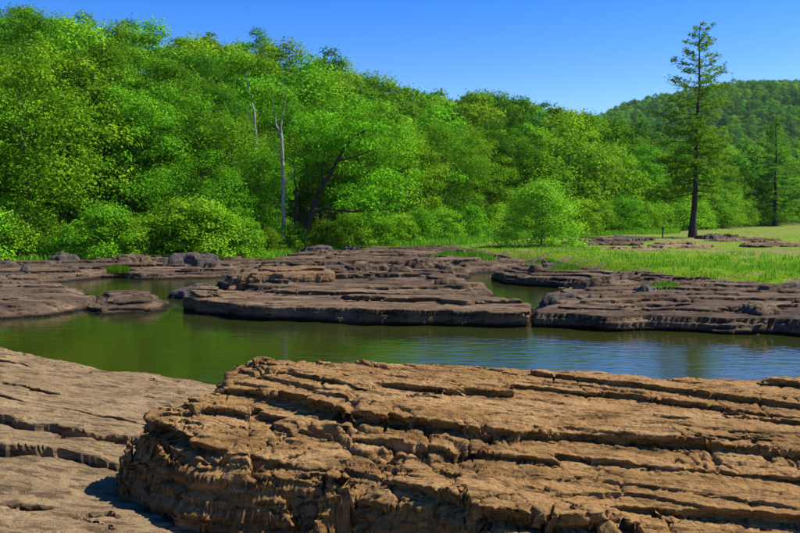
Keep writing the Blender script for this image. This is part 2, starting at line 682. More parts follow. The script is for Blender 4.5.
def surf(label, x, y):
    """height of a built rock at a plan position"""
    a, b_, z = SURF[label]
    return float(z[min(len(b_) - 1, max(0, int(np.searchsorted(b_, y)))), min(len(a) - 1, max(0, int(np.searchsorted(a, x))))])


def px_poly(lst, z=0.0):
    return [ground(p[0], p[1], p[2] if len(p) > 2 else z) for p in lst]


# ---- worn slab that the layered boulder lies on
def slab_z(x, y):
    return 1.243 - 0.1646 * x - 0.103 * y


xs = np.arange(-7.6, 1.2, 0.021)
ys = np.arange(2.8, 13.9, 0.021)
X, Y = np.meshgrid(xs, ys)
edge = np.interp(X, [-9, -6.4, -4.3, -2.7, -1.0, 0.5, 2.2], [12.9, 12.7, 12.4, 12.4, 11.0, 9.4, 8.6])
edge = edge + 0.22 * fbm(X * 0.7, Y * 0.3, 61, 3)
zs = np.where(X < -1.2, slab_z(X, Y), slab_z(-1.2, Y) - 0.10 * (X + 1.2))
zs = zs + 0.055 * fbm(X * 0.35, Y * 0.55, 62, 3) - 0.9 * np.clip(Y - (edge - 1.3), 0, None) ** 2 * 0.18
zs = zs - 1.1 * sstep(0, 0.9, Y - edge)
warp = 0.35 * fbm(X * 0.5, Y * 0.5, 64, 3)
stra = fbm(X * 0.55 + 0.2 * warp, (Y + 0.12 * X) * 3.2 + warp * 1.5, 63, 5, 0.6)
v = zs + 0.036 * stra
b = beds(-1.5, 2.2, 0.055, 65, 0.5)
am = np.clip(0.45 + 1.0 * fbm(X * 0.3, Y * 0.8, 66, 2), 0.05, 0.95)
X2, Y2, Z2, K = terraced(X, Y, v, b, 0.2, 0.45, 0.8, am)
# open seams across the slab
for (sx0, sy0, sx1, sy1, wd, dp) in ((-6.2, 7.25, -2.1, 6.9, 0.034, 0.16), (-5.5, 5.95, -1.9, 6.05, 0.024, 0.12), (-3.6, 5.1, -2.2, 5.0, 0.022, 0.06),
                                     (-7.5, 9.4, -3.6, 9.0, 0.05, 0.06), (-4.6, 8.3, -2.4, 7.9, 0.03, 0.05), (-6.5, 10.6, -4.8, 10.3, 0.04, 0.05)):
    tt = np.clip((X - sx0) / (sx1 - sx0), 0, 1)
    yc = sy0 + (sy1 - sy0) * tt + 0.15 * fbm(X * 1.3, X * 0 + sy0, 67, 5, 0.42)
    dd = (Y - yc) / wd
    fade = sstep(0, 0.12, tt) * sstep(1, 0.85, tt) * np.clip(0.8 + 0.9 * perlin(X * 1.9, X * 0 + sx0 + sy0, 68), 0.55, 1.3)
    Z2 = Z2 + fade * dp * (0.55 * sstep(-0.3, 0.3, dd) * np.exp(-np.clip(Y - yc, 0, None) / 0.55) - 0.40 * np.exp(-(dd + 0.8) ** 2))
    Y2 = Y2 + np.minimum(fade, 1) * (0.05 * np.exp(-((dd + 0.7) / 0.7) ** 2) - 0.045 * np.exp(-((dd - 0.7) / 0.7) ** 2))
Z2 = Z2 + 0.006 * fbm(X * 5, Y * 9, 69, 4, 0.6)
root = thing('rock_slab', 'broad smooth tan rock slab sloping down to the green pool beside the layered boulder', 'rock', (-3.5, 8, 0))
build_rock(root, X2, Y2, Z2, np.zeros_like(K), M['slab'], -0.5, (-3.5, 8, 0), 1)

# ---- the layered boulder in front
xs = np.arange(-2.6, 4.6, 0.0105)
ys = np.arange(3.15, 7.6, 0.0068)
X, Y = np.meshgrid(xs, ys)
wob = fbm(X * 1.1, Y * 1.1, 71, 4, 0.5)
OUT = [(-1.0, 7.7), (-1.2, 7.2), (-1.42, 6.8), (-1.72, 6.2), (-2.02, 5.80), (-2.0, 5.52), (-1.74, 5.28), (-1.42, 5.02), (-0.9, 4.86), (-0.3, 4.70),
       (0.3, 4.34), (1.0, 3.9), (1.9, 3.3), (2.4, 2.6), (6, 2.0), (6, 9), (-1.0, 9)]
pd = poly_dist(X, Y, OUT)
f1, f2, rv = cells(X * 1.15 + 0.45 * wob, Y * 2.3 + 0.5 * wob, 72)
g1, g2, gv = cells(X * 3.1 + 0.3 * wob, Y * 4.6, 73)
e = pd + 0.05 * wob + 0.06 * (rv - 0.5) + 0.02 * (gv - 0.5)
slabz = np.where(X < -1.2, slab_z(X, Y), slab_z(-1.2, Y) - 0.10 * (X + 1.2))
ztop = 1.755 - 0.063 * X - 0.09 * sstep(-0.3, -1.3, X)
ridge_y = 6.35 + 0.12 * perlin(X * 0.6, X * 0 + 0.5, 74)
v = ztop - 0.245 * (ridge_y - np.minimum(Y, ridge_y))
v = v - 0.06 * sstep(0, 0.7, Y - ridge_y) - 2.6 * np.clip(Y - ridge_y - 0.55, 0, None) ** 1.3
# long flowing beds: they dip to the right, so the ledges sink along the rock
flow = Y + 0.16 * X + 0.10 * np.sin(X * 0.9 + 0.6)
v = v + 0.075 * fbm(X * 0.28, flow * 1.3, 75, 3, 0.5) + 0.016 * fbm(X * 0.8, flow * 4.5, 76, 4, 0.5)
left = sstep(1.5, 0.1, e)
v = v + (0.11 * left + 0.006) * (rv - 0.5) + (0.06 * left + 0.003) * (gv - 0.5)
lim = slabz + (0.31 + 0.42 * sstep(5.8, 6.8, Y)) * np.clip((e + 0.02) / 0.15, 0, 1) ** 0.7 + 1.0 * np.clip(e, 0, None) + 0.10 * (rv - 0.5) * left
v = np.minimum(v, lim)
v = np.where(e < -0.03, np.minimum(v, slabz - 0.12), v)
dip = -0.085 * X
b = beds(-1.6, 3.6, 0.098, 85, 0.6)
am = np.clip(0.85 + 0.85 * fbm(X * 0.38, flow * 1.5, 77, 3), 0.10, 1.0)
X2, Y2, Z2, K = terraced(X, Y, v - dip, b, 0.15, 0.28, 1.05, am)
v2 = Z2 + 0.016 * fbm(X * 0.5, flow * 5.0, 78, 5, 0.6)
b2 = beds(-1.6, 3.6, 0.034, 86, 0.6)
am2 = np.clip(0.35 + 1.2 * fbm(X * 0.45, flow * 3.0, 79, 3), 0.0, 0.9)
X3, Y3, Z3, _ = terraced(X, Y, v2, b2, 0.22, 0.4, 0.8, am2)
Z3 = Z3 + dip
crk = np.exp(-((f2 - f1) / 0.035) ** 2) * (0.075 * left + 0.008) + np.exp(-((g2 - g1) / 0.05) ** 2) * (0.018 * left + 0.002)
# fine bedding seams and cross joints
seam = fbm(X * 0.7, flow * 9.0, 87, 4, 0.6)
crk = crk + 0.028 * np.exp(-(seam / 0.045) ** 2) * np.clip(0.4 + 1.5 * fbm(X * 0.9, flow * 2.5, 88, 2), 0, 1)
seam2 = fbm(X * 0.5 + 3, flow * 5.0 + 0.4 * X, 91, 4, 0.6)
crk = crk + 0.035 * np.exp(-(seam2 / 0.03) ** 2) * np.clip(0.2 + 1.6 * fbm(X * 0.7, flow * 2.0, 92, 2), 0, 1)
joint = fbm(X * 2.2 + 0.5 * flow, flow * 0.9, 89, 3, 0.5)
seam3 = fbm(X * 1.1 + 9, flow * 15.0 + 0.8 * X, 95, 3, 0.6)
crk = crk + 0.016 * np.exp(-(seam3 / 0.06) ** 2) * np.clip(0.3 + 1.5 * fbm(X * 1.2, flow * 3.0, 96, 2), 0, 1)
crk = crk + 0.045 * np.exp(-(joint / 0.028) ** 2) * sstep(0.1, 0.45, fbm(X * 0.9, flow * 1.3, 90, 2))
Z3 = Z3 - crk * (e > 0)
Z3 = Z3 + 0.006 * fbm(X * 6, Y * 13, 81, 4, 0.6) + 0.004 * fbm(X * 22, Y * 30, 82, 2)
Xf = X2 + (X3 - X) * 0.8 + 0.006 * fbm(X * 11, Y * 9 + Z3 * 30, 83, 3)
Yf = Y2 + (Y3 - Y) * 0.8 + 0.010 * fbm(X * 7, Y * 7 + Z3 * 34, 84, 3)
gz_y, gz_x = np.gradient(Z3)
gz_x, gz_y = gz_x / 0.0105, gz_y / 0.0068
steepf = sstep(0.8, 2.2, np.hypot(gz_x, gz_y)) * sstep(0.7, 0.3, e)
gl = np.hypot(gz_x, gz_y) + 0.2
stra = steepf * (0.045 * fbm(X * 1.4 + Y * 1.1, Z3 * 17, 93, 4, 0.6) + 0.02 * fbm(X * 6 + Y * 5, Z3 * 40, 94, 3))
Xf = Xf - gz_x / gl * stra
Yf = Yf - gz_y / gl * stra
root = thing('layered_boulder', 'long brown layered boulder with dark cracks between its beds, on the tan slab', 'boulder', (0.5, 5.2, 0.9))
build_rock(root, Xf, Yf, Z3, K, M['boulder'], 0.02, (0.5, 5.2, 0.9), 9)

# ---- ledges across the water
A1 = px_poly([(178, 311), (230, 319), (300, 322), (380, 325), (450, 327), (527, 327), (540, 316), (520, 302, 0.45), (440, 295, 0.45), (330, 291, 0.45), (240, 293, 0.4), (196, 301)])
rock('rock_ledge', 'long low ledge with a dark undercut front rising from the pool, left of the trickle', A1, lambda x, y: 0.44 + 0.045 * (y - 23.5), M['ledge'], 1.6, (0.035, 0.022), 101,
     edge_h=0.40, bed=0.13, rough=0.15, steep=1.2, layers=6, tilt=(0.004, 0.0), edge_w=0.22, under=1.2, aniso=4.0, uc=0.9, edge_noise=0.3)
A2 = px_poly([(222, 292, 0.2), (330, 294, 0.4), (480, 299, 0.4), (486, 290, 0.2), (452, 283, 0.1), (456, 276, 0.2), (476, 267, 0.4), (508, 262, 0.5), (530, 258, 0.6), (470, 246, 0.7), (400, 246, 0.7), (330, 249, 0.7), (285, 254, 0.6), (262, 262, 0.4), (240, 272, 0.3)])
rock('rock_shelf', 'wide grey shelf of broken bedded rock between the pools and the forest edge', A2, lambda x, y: 0.44 + 0.009 * (y - 30), M['shelf'], 2.2, (0.065, 0.045), 111,
     edge_h=0.34, bed=0.15, rough=0.26, aniso=3.5, steep=1.0, layers=8, under=1.2)
B = px_poly([(533, 327), (600, 331), (700, 333), (820, 338), (960, 344), (960, 285, 0.5), (800, 281, 0.75), (700, 276, 0.75), (640, 268, 0.75), (560, 262, 0.7), (505, 266, 0.5), (486, 274, 0.3), (500, 282, 0.1), (570, 286, 0.1), (577, 297), (545, 305)])
rock('rock_shelf', 'broad dark grey-purple rock shelf stepping up from the blue water to the grass', B,
     lambda x, y: 0.36 + 0.058 * np.clip(y - 20, 0, 9) + 0.0 * x, M['shelf'], 2.0, (0.05, 0.032), 121, edge_h=0.26, bed=0.13, rough=0.20, aniso=3.5, steep=1.2, layers=8, under=1.2, edge_w=0.2, uc=0.8, edge_noise=0.28)
C = px_poly([(-90, 283), (0, 286), (70, 282), (108, 278), (160, 280), (235, 277), (262, 268), (275, 260, 0.4), (205, 252, 0.6), (130, 252, 0.6), (90, 257, 0.6), (0, 261, 0.5), (-90, 263, 0.5)])
rock('rock_shelf', 'low grey ledges stepping up behind the small pool to the leafy bank', C, lambda x, y: 0.30 + 0.022 * np.clip(y - 36, 0, 20), M['shelf'], 2.2, (0.06, 0.04), 131,
     under=1.2, edge_h=0.24, bed=0.13, rough=0.22, aniso=3.5, steep=1.0, layers=7)
D = px_poly([(-90, 292), (0, 288), (40, 287), (70, 292), (95, 299), (88, 307), (75, 313), (40, 317), (0, 320), (-90, 324)])
rock('rock_slab', 'flat grey rock slab sloping into the pool with a small low rock off its end', D, lambda x, y: 0.34 - 0.0 * x, M['shelf'], 1.5, (0.04, 0.03), 141,
     edge_h=0.10, bed=0.09, rough=0.05, steep=1.4, layers=5, crack=0.02)
E = px_poly([(84, 312), (95, 301), (120, 298), (150, 299), (167, 303), (165, 311), (140, 314), (100, 315)])
rock('river_rock', 'small low smooth grey rock in the water off the end of the flat slab', E, 0.34, M['shelf'], 0.9, (0.025, 0.02), 151,
     edge_h=0.24, bed=0.16, rough=0.06, steep=0.6, layers=1, crack=0.01, amp=0.7, edge_w=0.8, epow=0.5, tilt=(0.03, 0.02))
G = px_poly([(168, 298), (186, 292), (205, 291), (222, 294), (216, 300), (180, 300)])
rock('river_rock', 'dark wet rock standing in the water off the tip of the long ledge', G, 0.30, M['dark_rock'], 0.8, (0.03, 0.025), 161,
     edge_h=0.2, bed=0.1, rough=0.06, steep=1.6, layers=3)
fx, fy = ground(285, 284, 0.45)
F_ = [(fx - 2.0, fy - 0.4), (fx - 1.2, fy - 0.8), (fx + 0.8, fy - 0.7), (fx + 1.9, fy - 0.2), (fx + 2.0, fy + 0.9), (fx + 0.8, fy + 1.5), (fx - 1.0, fy + 1.2), (fx - 1.8, fy + 0.4)]
rock('tilted_block', 'rusty brown tilted block of rock lying on the grey shelf', F_, 1.08, M['orange_rock'], 0.9, (0.03, 0.025), 171,
     edge_h=0.78, bed=0.14, rough=0.12, steep=1.6, z0=0.15, layers=4, tilt=(0.10, 0.16), uc=0.7)

# loose stones on the shelves
stones = [(352, 252, 0.6, 0.9, 0.5, 'dark_rock', 'dark loose rock at the forest edge behind the wide shelf'),
          (315, 253, 0.6, 1.6, 0.45, 'dark_rock', 'wide dark slab of rock below the leaning tree'),
          (430, 268, 0.5, 1.5, 0.4, 'shelf', 'low grey rock lump near the middle of the wide shelf'),
          (368, 270, 0.5, 1.3, 0.35, 'shelf', 'flat grey rock lump on the wide shelf beside the tilted block'),
          (190, 262, 0.55, 1.8, 0.5, 'dark_rock', 'dark rock on the back ledges below the bright bush'),
          (62, 262, 0.55, 1.0, 0.5, 'dark_rock', 'dark rock among leaves at the foot of the wooded bank'),
          (130, 262, 0.55, 1.5, 0.4, 'shelf', 'flat grey rock at the back of the low ledges'),
          (600, 244, 0.95, 3.2, 0.35, 'shelf', 'long grey flat rock in the meadow behind the pale bush'),
          (632, 241, 1.0, 2.2, 0.35, 'dark_rock', 'dark flat rock in the meadow near the short post'),
          (712, 238, 1.1, 1.6, 0.3, 'dark_rock', 'dark flat rock beside the foot of the tall conifer'),
          (728, 237, 1.1, 1.2, 0.3, 'shelf', 'small grey rock in the grass right of the tall conifer'),
          (690, 248, 0.85, 3.6, 0.12, 'slab', 'wide tan rock flat showing through the meadow before the tall conifer'),
          (640, 251, 0.8, 2.6, 0.12, 'slab', 'tan rock flat in the meadow just right of the pale bush'),
          (775, 246, 0.9, 3.4, 0.12, 'ledge', 'tan rock flat in the open grass under the smaller conifer'),
          (745, 241, 1.0, 3.0, 0.12, 'ledge', 'thin brown rock flat in the grass beyond the wide tan one'),
          (560, 300, 0.35, 0.8, 0.25, 'dark_rock', 'dark rock at the mouth of the trickle between the ledges')]
for i, (px, py, z, r, h, mk, lab) in enumerate(stones):
    cx, cy = ground(px, py, z)
    rr = np.random.default_rng(300 + i)
    pl = [(cx + r * (0.8 + 0.4 * rr.random()) * math.cos(a), cy + 0.75 * r * (0.8 + 0.4 * rr.random()) * math.sin(a)) for a in np.linspace(0, 2 * math.pi, 9)[:-1]]
    gz = float(terrain(cx, cy))
    z00 = min(z, max(gz, 0.1)) - 0.25
    rock('loose_rock', lab, pl, z + h * 0.8, M[mk], 0.7, (0.05, 0.045), 310 + i, edge_h=z + h * 0.6, bed=0.22, rough=0.13, steep=1.0, z0=z00, layers=1, amp=0.55, edge_w=0.9, epow=0.6, aniso=1.6, edge_noise=0.7,
         tilt=(rr.uniform(-0.15, 0.15), rr.uniform(0.0, 0.2)))

# broken pieces scattered over the shelves
rs = np.random.default_rng(77)
for cnt, poly, lab, gr, mks in ((18, A2, 'small broken rock lying on the wide grey shelf', 'broken rocks on the wide shelf', ('shelf', 'dark_rock', 'ledge')),
                                (10, C, 'small broken rock lying on the low back ledges', 'broken rocks on the back ledges', ('shelf', 'dark_rock', 'shelf')),
                                (10, B, 'small broken rock on the grey-purple shelf below the grass', 'broken rocks on the shelf below the grass', ('shelf', 'dark_rock', 'shelf'))):
    pa = np.array(poly)
    k = 0
    while k < cnt:
        qx, qy = rs.uniform(pa[:, 0].min(), pa[:, 0].max()), rs.uniform(pa[:, 1].min(), pa[:, 1].max())
        if poly_dist(np.array([qx]), np.array([qy]), poly)[0] < 1.2 or abs(qx / qy) > 0.56:
            continue
        rd = rs.uniform(0.28, 0.75)
        host = [l for l in SURF if l.startswith({id(A2): 'wide grey shelf', id(B): 'broad dark', id(C): 'low grey ledges'}[id(poly)])][0]
        zb = surf(host, qx, qy)
        pl = [(qx + rd * rs.uniform(0.7, 1.3) * math.cos(a), qy + 0.7 * rd * rs.uniform(0.7, 1.3) * math.sin(a)) for a in np.linspace(0, 2 * math.pi, 8)[:-1]]
        hh = rs.uniform(0.10, 0.26)
        rock('broken_rock', lab, pl, zb + hh + 0.05, M[mks[k % 3]], 0.5, (0.05, 0.045), 900 + k + cnt * 7, group=gr, edge_h=zb + hh * 0.8, bed=0.12, rough=0.07,
             steep=0.8, z0=zb - 0.22, layers=1, amp=0.7, edge_w=0.5, epow=0.6, aniso=1.6, edge_noise=0.5, tilt=(rs.uniform(-0.2, 0.2), rs.uniform(-0.1, 0.25)))
        k += 1

# ------------------------------------------------------------------ foliage meshes
def unit(v):
    return v / (np.linalg.norm(v, axis=1, keepdims=True) + 1e-9)


def leaf_quads(c, nrm, size, r, aspect=0.6):
    """pointed leaf blades: rhombus with centre c, normal nrm"""
    n = len(c)
    t = unit(np.cross(nrm, r.normal(size=(n, 3))))
    b = np.cross(nrm, t)
    size = np.asarray(size).reshape(-1, 1) * np.ones((n, 1))
    a = size * 0.5
    w = size * 0.5 * aspect
    bend = nrm * size * 0.12
    V = np.stack([c - t * a - bend, c - b * w + t * a * 0.1, c + t * a - bend, c + b * w + t * a * 0.1], 1).reshape(-1, 3)
    F = np.arange(n * 4).reshape(n, 4)
    return V, F


def tube(path, radii, sides=7):
    path = np.asarray(path, float)
    n = len(path)
    V = []
    for i in range(n):
        d = path[min(i + 1, n - 1)] - path[max(i - 1, 0)]
        d = d / (np.linalg.norm(d) + 1e-9)
        a = np.cross(d, (0, 0, 1) if abs(d[2]) < 0.9 else (1, 0, 0))
        a /= np.linalg.norm(a)
        b = np.cross(d, a)
        for k in range(sides):
            th = 2 * math.pi * k / sides
            V.append(path[i] + radii[i] * (math.cos(th) * a + math.sin(th) * b))
    F = []
    for i in range(n - 1):
        for k in range(sides):
            k2 = (k + 1) % sides
            F.append((i * sides + k, i * sides + k2, (i + 1) * sides + k2, (i + 1) * sides + k))
    return np.array(V), np.array(F)


def join(parts):
    Vs, Fs, o = [], [], 0
    for V, F in parts:
        Vs.append(V)
        Fs.append(np.asarray(F) + o)
        o += len(V)
    return np.concatenate(Vs), np.concatenate(Fs)


def crown(seed, R, z0, z1, npuff, per, leaf, profile='round', puff=0.30, flat=0.75, jit=0.36):
    """puffs of leaves spread through the outer volume of a crown"""
    r = np.random.default_rng(seed)
    C, N, L = [], [], []
    H = z1 - z0
    k = 0
    for i in range(npuff):
        t = (i + r.random()) / npuff
        if profile == 'round':
            rad = math.sqrt(max(0.05, 1 - (2 * (t ** 0.9) - 0.85) ** 2 / 1.35))
        elif profile == 'cone':
            rad = (1 - t) ** 0.7 * 0.9 + 0.12
        elif profile == 'bush':                  # ragged pointed bush
            rad = (1 - t) ** 0.62 + 0.06
        else:                                    # shrub dome
            rad = math.sqrt(max(0.03, 1 - t * t))
        a = i * 2.39996 + r.normal() * 0.35
        q = math.sqrt(r.random()) * 0.4 + 0.6 if i % 4 else 0.25 * r.random()
        pr = R * puff * (0.5 + 1.0 * r.random() ** 1.4)
        pc = np.array([math.cos(a) * rad * R * q, math.sin(a) * rad * R * q, z0 + H * t * (0.94 + 0.12 * r.random())])
        n = int(per * (pr / (R * puff)) ** 1.6)
        d = unit(r.normal(size=(n, 3)))
        d[:, 2] = np.where(d[:, 2] < -0.35, -d[:, 2] * 0.8, d[:, 2])
        d = unit(d)
        rr = pr * (0.55 + 0.6 * r.random((n, 1)) ** 0.6)
        # twiggy lobes on the puff
        lob = 1 + 0.25 * np.sin(d[:, :1] * 9 + i) * np.sin(d[:, 1:2] * 8 + 2 * i) + 0.22 * r.normal(size=(n, 1))
        p = pc + d * rr * lob * np.array([1, 1, flat])
        C.append(p)
        N.append(unit(d * 0.75 + np.array([0, 0, 0.35]) + jit * r.normal(size=(n, 3))))
        L.append(leaf * (0.6 + 0.8 * r.random(n)))
    C = np.concatenate(C)
    N = np.concatenate(N)
    L = np.concatenate(L)
    return leaf_quads(C, N, L, r)


def trunk(seed, h, r0, nlimb, R, lean=0.3, sides=8, start=0.3):
    r = np.random.default_rng(seed)
    n = 9
    ts = np.linspace(0, 1, n)
    bend = np.cumsum(r.normal(size=(n, 2)) * lean * 0.3, axis=0)
    path = np.stack([bend[:, 0] * ts, bend[:, 1] * ts, ts * h], 1)
    path[0, 2] = -0.6
    rad = r0 * (1 - 0.85 * ts) * (1 + 0.5 * np.exp(-ts * 18))
    parts = [tube(path, rad, sides)]
    for i in range(nlimb):
        t = start + (0.92 - start) * (i + r.random()) / nlimb
        p0 = np.array([np.interp(t, ts, path[:, k]) for k in range(3)])
        a = i * 2.4 + r.normal() * 0.5
        ln = R * (0.95 - 0.45 * t) * (0.7 + 0.5 * r.random())
        up = 0.5 + 0.6 * r.random()
        s = np.linspace(0, 1, 5)[:, None]
        d = np.array([math.cos(a), math.sin(a), 0])
        pp = p0 + d * ln * s + np.array([0, 0, 1]) * ln * up * s ** 1.4 + r.normal(size=(5, 3)) * 0.08 * ln * s
        parts.append(tube(pp, np.interp(t, ts, rad) * 0.5 * (1 - 0.85 * s[:, 0]), 5))
    return join(parts)


CROWN = {}
TRUNK = {}


def crown_mesh(key, mat, *a, **k):
    V, F = crown(*a, **k)
    CROWN[key] = mesh_from(key + '_crown', V, F, M[mat], smooth=False)


def trunk_mesh(key, mat, *a, **k):
    V, F = trunk(*a, **k)
    TRUNK[key] = mesh_from(key + '_trunk', V, F, M[mat])


# broadleaf kinds, unit tree about 13 m tall
broad = []
for i, (mk, R, z0, z1) in enumerate([('leaf_mid', 3.7, 2.5, 12.6), ('leaf_mid', 4.3, 2.2, 11.8), ('leaf_bright', 3.8, 2.0, 12.0),
                                     ('leaf_bright', 4.4, 2.2, 12.8), ('leaf_deep', 3.6, 2.5, 13.4), ('leaf_deep', 4.1, 2.4, 12.2),
                                     ('leaf_yellow', 3.7, 2.6, 12.2)]):
    key = 'broad%d' % i
    crown_mesh(key, mk, 500 + i, R, z0, z1, 40, 440, 0.20, puff=0.34, flat=0.76)
    crown_mesh('mids%d' % i, mk, 500 + i, R, z0, z1, 34, 190, 0.36, puff=0.36, flat=0.8, jit=0.28)
    crown_mesh('fars%d' % i, mk, 500 + i, R, z0, z1, 30, 90, 0.62, puff=0.38, flat=0.85, jit=0.22)
    trunk_mesh(key, 'bark', 520 + i, 11.5, 0.21, 8, R)
    broad.append((key, mk))
for i in range(4):
    key = 'shrub%d' % i
    crown_mesh(key, ('leaf_shrub', 'leaf_shrub', 'leaf_mid', 'leaf_bright')[i], 540 + i, 1.5, 0.1, 2.3, 40, 260, 0.10, profile=('dome', 'bush')[i % 2], puff=0.34)
    trunk_mesh(key, 'bark', 545 + i, 1.5, 0.05, 5, 1.2, start=0.1, sides=6)
crown_mesh('willow', 'leaf_willow', 560, 3.0, -0.2, 4.4, 58, 480, 0.125, profile='bush', puff=0.29)
trunk_mesh('willow', 'bark', 561, 3.2, 0.09, 9, 2.6, start=0.05)

EDGE = []


def tree(name, key, loc, h_scale, label, cat='tree', group=None, rz=None, sx=None):
    s = h_scale
    ck = key
    if key.startswith('broad'):
        dist = math.hypot(loc[0], loc[1])
        ck = key if dist < 85 else ('mids' if dist < 165 else 'fars') + key[5:]
    sx = sx or s
    o = thing(name, label, cat, loc, random.random() * 6.28 if rz is None else rz, group, (sx, sx, s))
    link('trunk', TRUNK[key], o)
    c = link('crown', CROWN[ck], o)
    return o, c


# ------------------------------------------------------------------ hero trees
def zt(x, y):
    return float(terrain(np.array([x]), np.array([y]))[0])


x, y = at(541, 58.0)
tree('willow_shrub', 'willow', (x, y, zt(x, y) - 0.05), 1.0, 'rounded pale yellow-green bush standing alone on the grass behind the rock shelf', 'bush', rz=0.4)


def conifer(name, label, loc, H, seed, mat, spread, nb, low, droop, trunk_r, dens, rz=0.0):
    r = np.random.default_rng(seed)
    ts = np.linspace(0, 1, 14)
    wob = np.cumsum(r.normal(size=(14, 2)) * 0.085, 0)
    path = np.stack([wob[:, 0], wob[:, 1], ts * H], 1)
    path[0, 2] = -0.5
    rad = trunk_r * (1 - 0.93 * ts) * (1 + 0.7 * np.exp(-ts * 26))
    parts = [tube(path, rad, 10)]
    C, N, L, T = [], [], [], []
    for i in range(nb):
        t = low + (0.985 - low) * ((i + r.random()) / nb)
        p0 = np.array([np.interp(t, ts, path[:, k]) for k in range(3)])
        a = i * 2.39996 + r.normal() * 0.4
        q = (1 - t) / (1 - low)
        ln = spread * (min(1.0, 0.10 + 1.25 * q ** 0.8)) * (0.45 + 0.75 * r.random())
        if t < 0.45:
            ln *= 0.85
        s = np.linspace(0, 1, 6)[:, None]
        d = np.array([math.cos(a), math.sin(a), 0])
        dz = (0.30 * t - droop * q) * ln
        pp = p0 + d * ln * s + np.array([0, 0, 1]) * (dz * s + 0.18 * ln * s ** 2.2) + r.normal(size=(6, 3)) * 0.05 * ln * s
        br = max(0.012, np.interp(t, ts, rad) * 0.32)
        parts.append(tube(pp, br * (1 - 0.85 * s[:, 0]), 5))
        n = int(dens * ln * (0.7 + 0.6 * r.random()) * (1.5 if t < 0.55 else 1.0))
        # side twigs carry flat sprays of needles
        nt = max(3, int(ln * 3.6))
        for j in range(nt):
            u = 0.22 + 0.8 * (j + r.random()) / nt
            pb = np.array([np.interp(u, s[:, 0], pp[:, k]) for k in range(3)])
            side = np.array([-d[1], d[0], 0]) * (1 if j % 2 else -1)
            td = side * (0.7 + 0.3 * r.random()) + d * 0.6 + np.array([0, 0, r.normal() * 0.25 + 0.05])
            tl = 0.30 * ln * (1.15 - 0.6 * u) * (0.6 + 0.8 * r.random()) + 0.15
            m_ = max(4, int(n / nt))
            w = r.random((m_, 1))
            pts = pb + td * tl * w + r.normal(size=(m_, 3)) * np.array([0.13, 0.13, 0.10])
            C.append(pts)
            N.append(unit(np.array([0, 0, 0.9]) + 0.6 * r.normal(size=(m_, 3))))
            L.append(0.20 + 0.2 * r.random(m_))
    V, F = join(parts)
    C = np.concatenate(C)
    N = np.concatenate(N)
    L = np.concatenate(L)
    Vl, Fl = leaf_quads(C, N, L, r, 0.38)
    o = thing(name, label, 'tree', loc, rz)
    link('trunk', mesh_from('conifer_trunk', V, F, M['bark_dark']), o)
    link('crown', mesh_from('conifer_crown', Vl, Fl, M[mat], smooth=False), o)
    return o


x, y = at(692, 78.0)
conifer('tall_conifer', 'tall slender conifer with sparse level branches standing alone in the meadow', (x, y, zt(x, y)), 21.2, 601, 'needle', 4.5, 84, 0.20, 0.34, 0.31, 54, 0.5)
ds = np.arange(80, 330, 0.5)
d = float(ds[np.argmax(hill_s((774 - 400) / FPX * ds, ds) > 3)]) - 9.0
print('conifer distance', d)
x, y = at(774, d)
conifer('conifer', 'smaller conifer with a bare dark trunk before the woods, beyond the tall one', (x, y, zt(x, y)), 110.0 / FPX * d, 602, 'needle_light', 4.6, 80, 0.12, 0.30, 0.33, 60, 1.2)
x, y = at(468, 150.0)
conifer('dark_conifer', 'dark flat-topped conifer rising out of the broadleaf forest', (x, y, zt(x, y)), 14.5, 603, 'needle', 5.0, 60, 0.3, 0.12, 0.3, 120, 2.0)


# pale bare-trunked trees and the dark leaning tree: trunks follow their own bends
def custom_tree(name, label, loc, paths, bark, puffs, mat, leaf, seed, per=170):
    r = np.random.default_rng(seed)
    parts = []
    for p, r0, r1 in paths:
        p = np.array(p, float)
        tt = np.linspace(0, 1, len(p))
        t2 = np.linspace(0, 1, len(p) * 4)
        q = np.stack([np.interp(t2, tt, p[:, k]) for k in range(3)], 1)
        ker = np.array([0.25, 0.5, 0.25])
        for _ in range(3):
            q[1:-1] = 0.25 * q[:-2] + 0.5 * q[1:-1] + 0.25 * q[2:]
        q[1:-1] += r.normal(size=q[1:-1].shape) * r0 * 0.18
        parts.append(tube(q, np.linspace(r0, r1, len(q)), 8))
    V, F = join(parts)
    C, N, L = [], [], []
    for (cx, cy, cz, pr) in puffs:
        n = int(per * pr * pr)
        d = unit(r.normal(size=(n, 3)))
        d[:, 2] = np.where(d[:, 2] < -0.3, -d[:, 2], d[:, 2])
        rr = pr * (0.4 + 0.75 * r.random((n, 1)) ** 0.6)
        lob = 1 + 0.25 * np.sin(d[:, :1] * 9 + cx) * np.sin(d[:, 1:2] * 8 + cz)
        C.append(np.array([cx, cy, cz]) + d * rr * lob * np.array([1, 1, 0.6]))
        N.append(unit(d * 0.6 + np.array([0, 0, 0.4]) + 0.65 * r.normal(size=(n, 3))))
        L.append(leaf * (0.6 + 0.8 * r.random(n)))
    Vl, Fl = leaf_quads(np.concatenate(C), np.concatenate(N), np.concatenate(L), r)
    o = thing(name, label, 'tree', loc)
    link('trunk', mesh_from(name + '_trunk', V, F, M[bark]), o)
    link('crown', mesh_from(name + '_crown', Vl, Fl, M[mat], smooth=False), o)
    return o


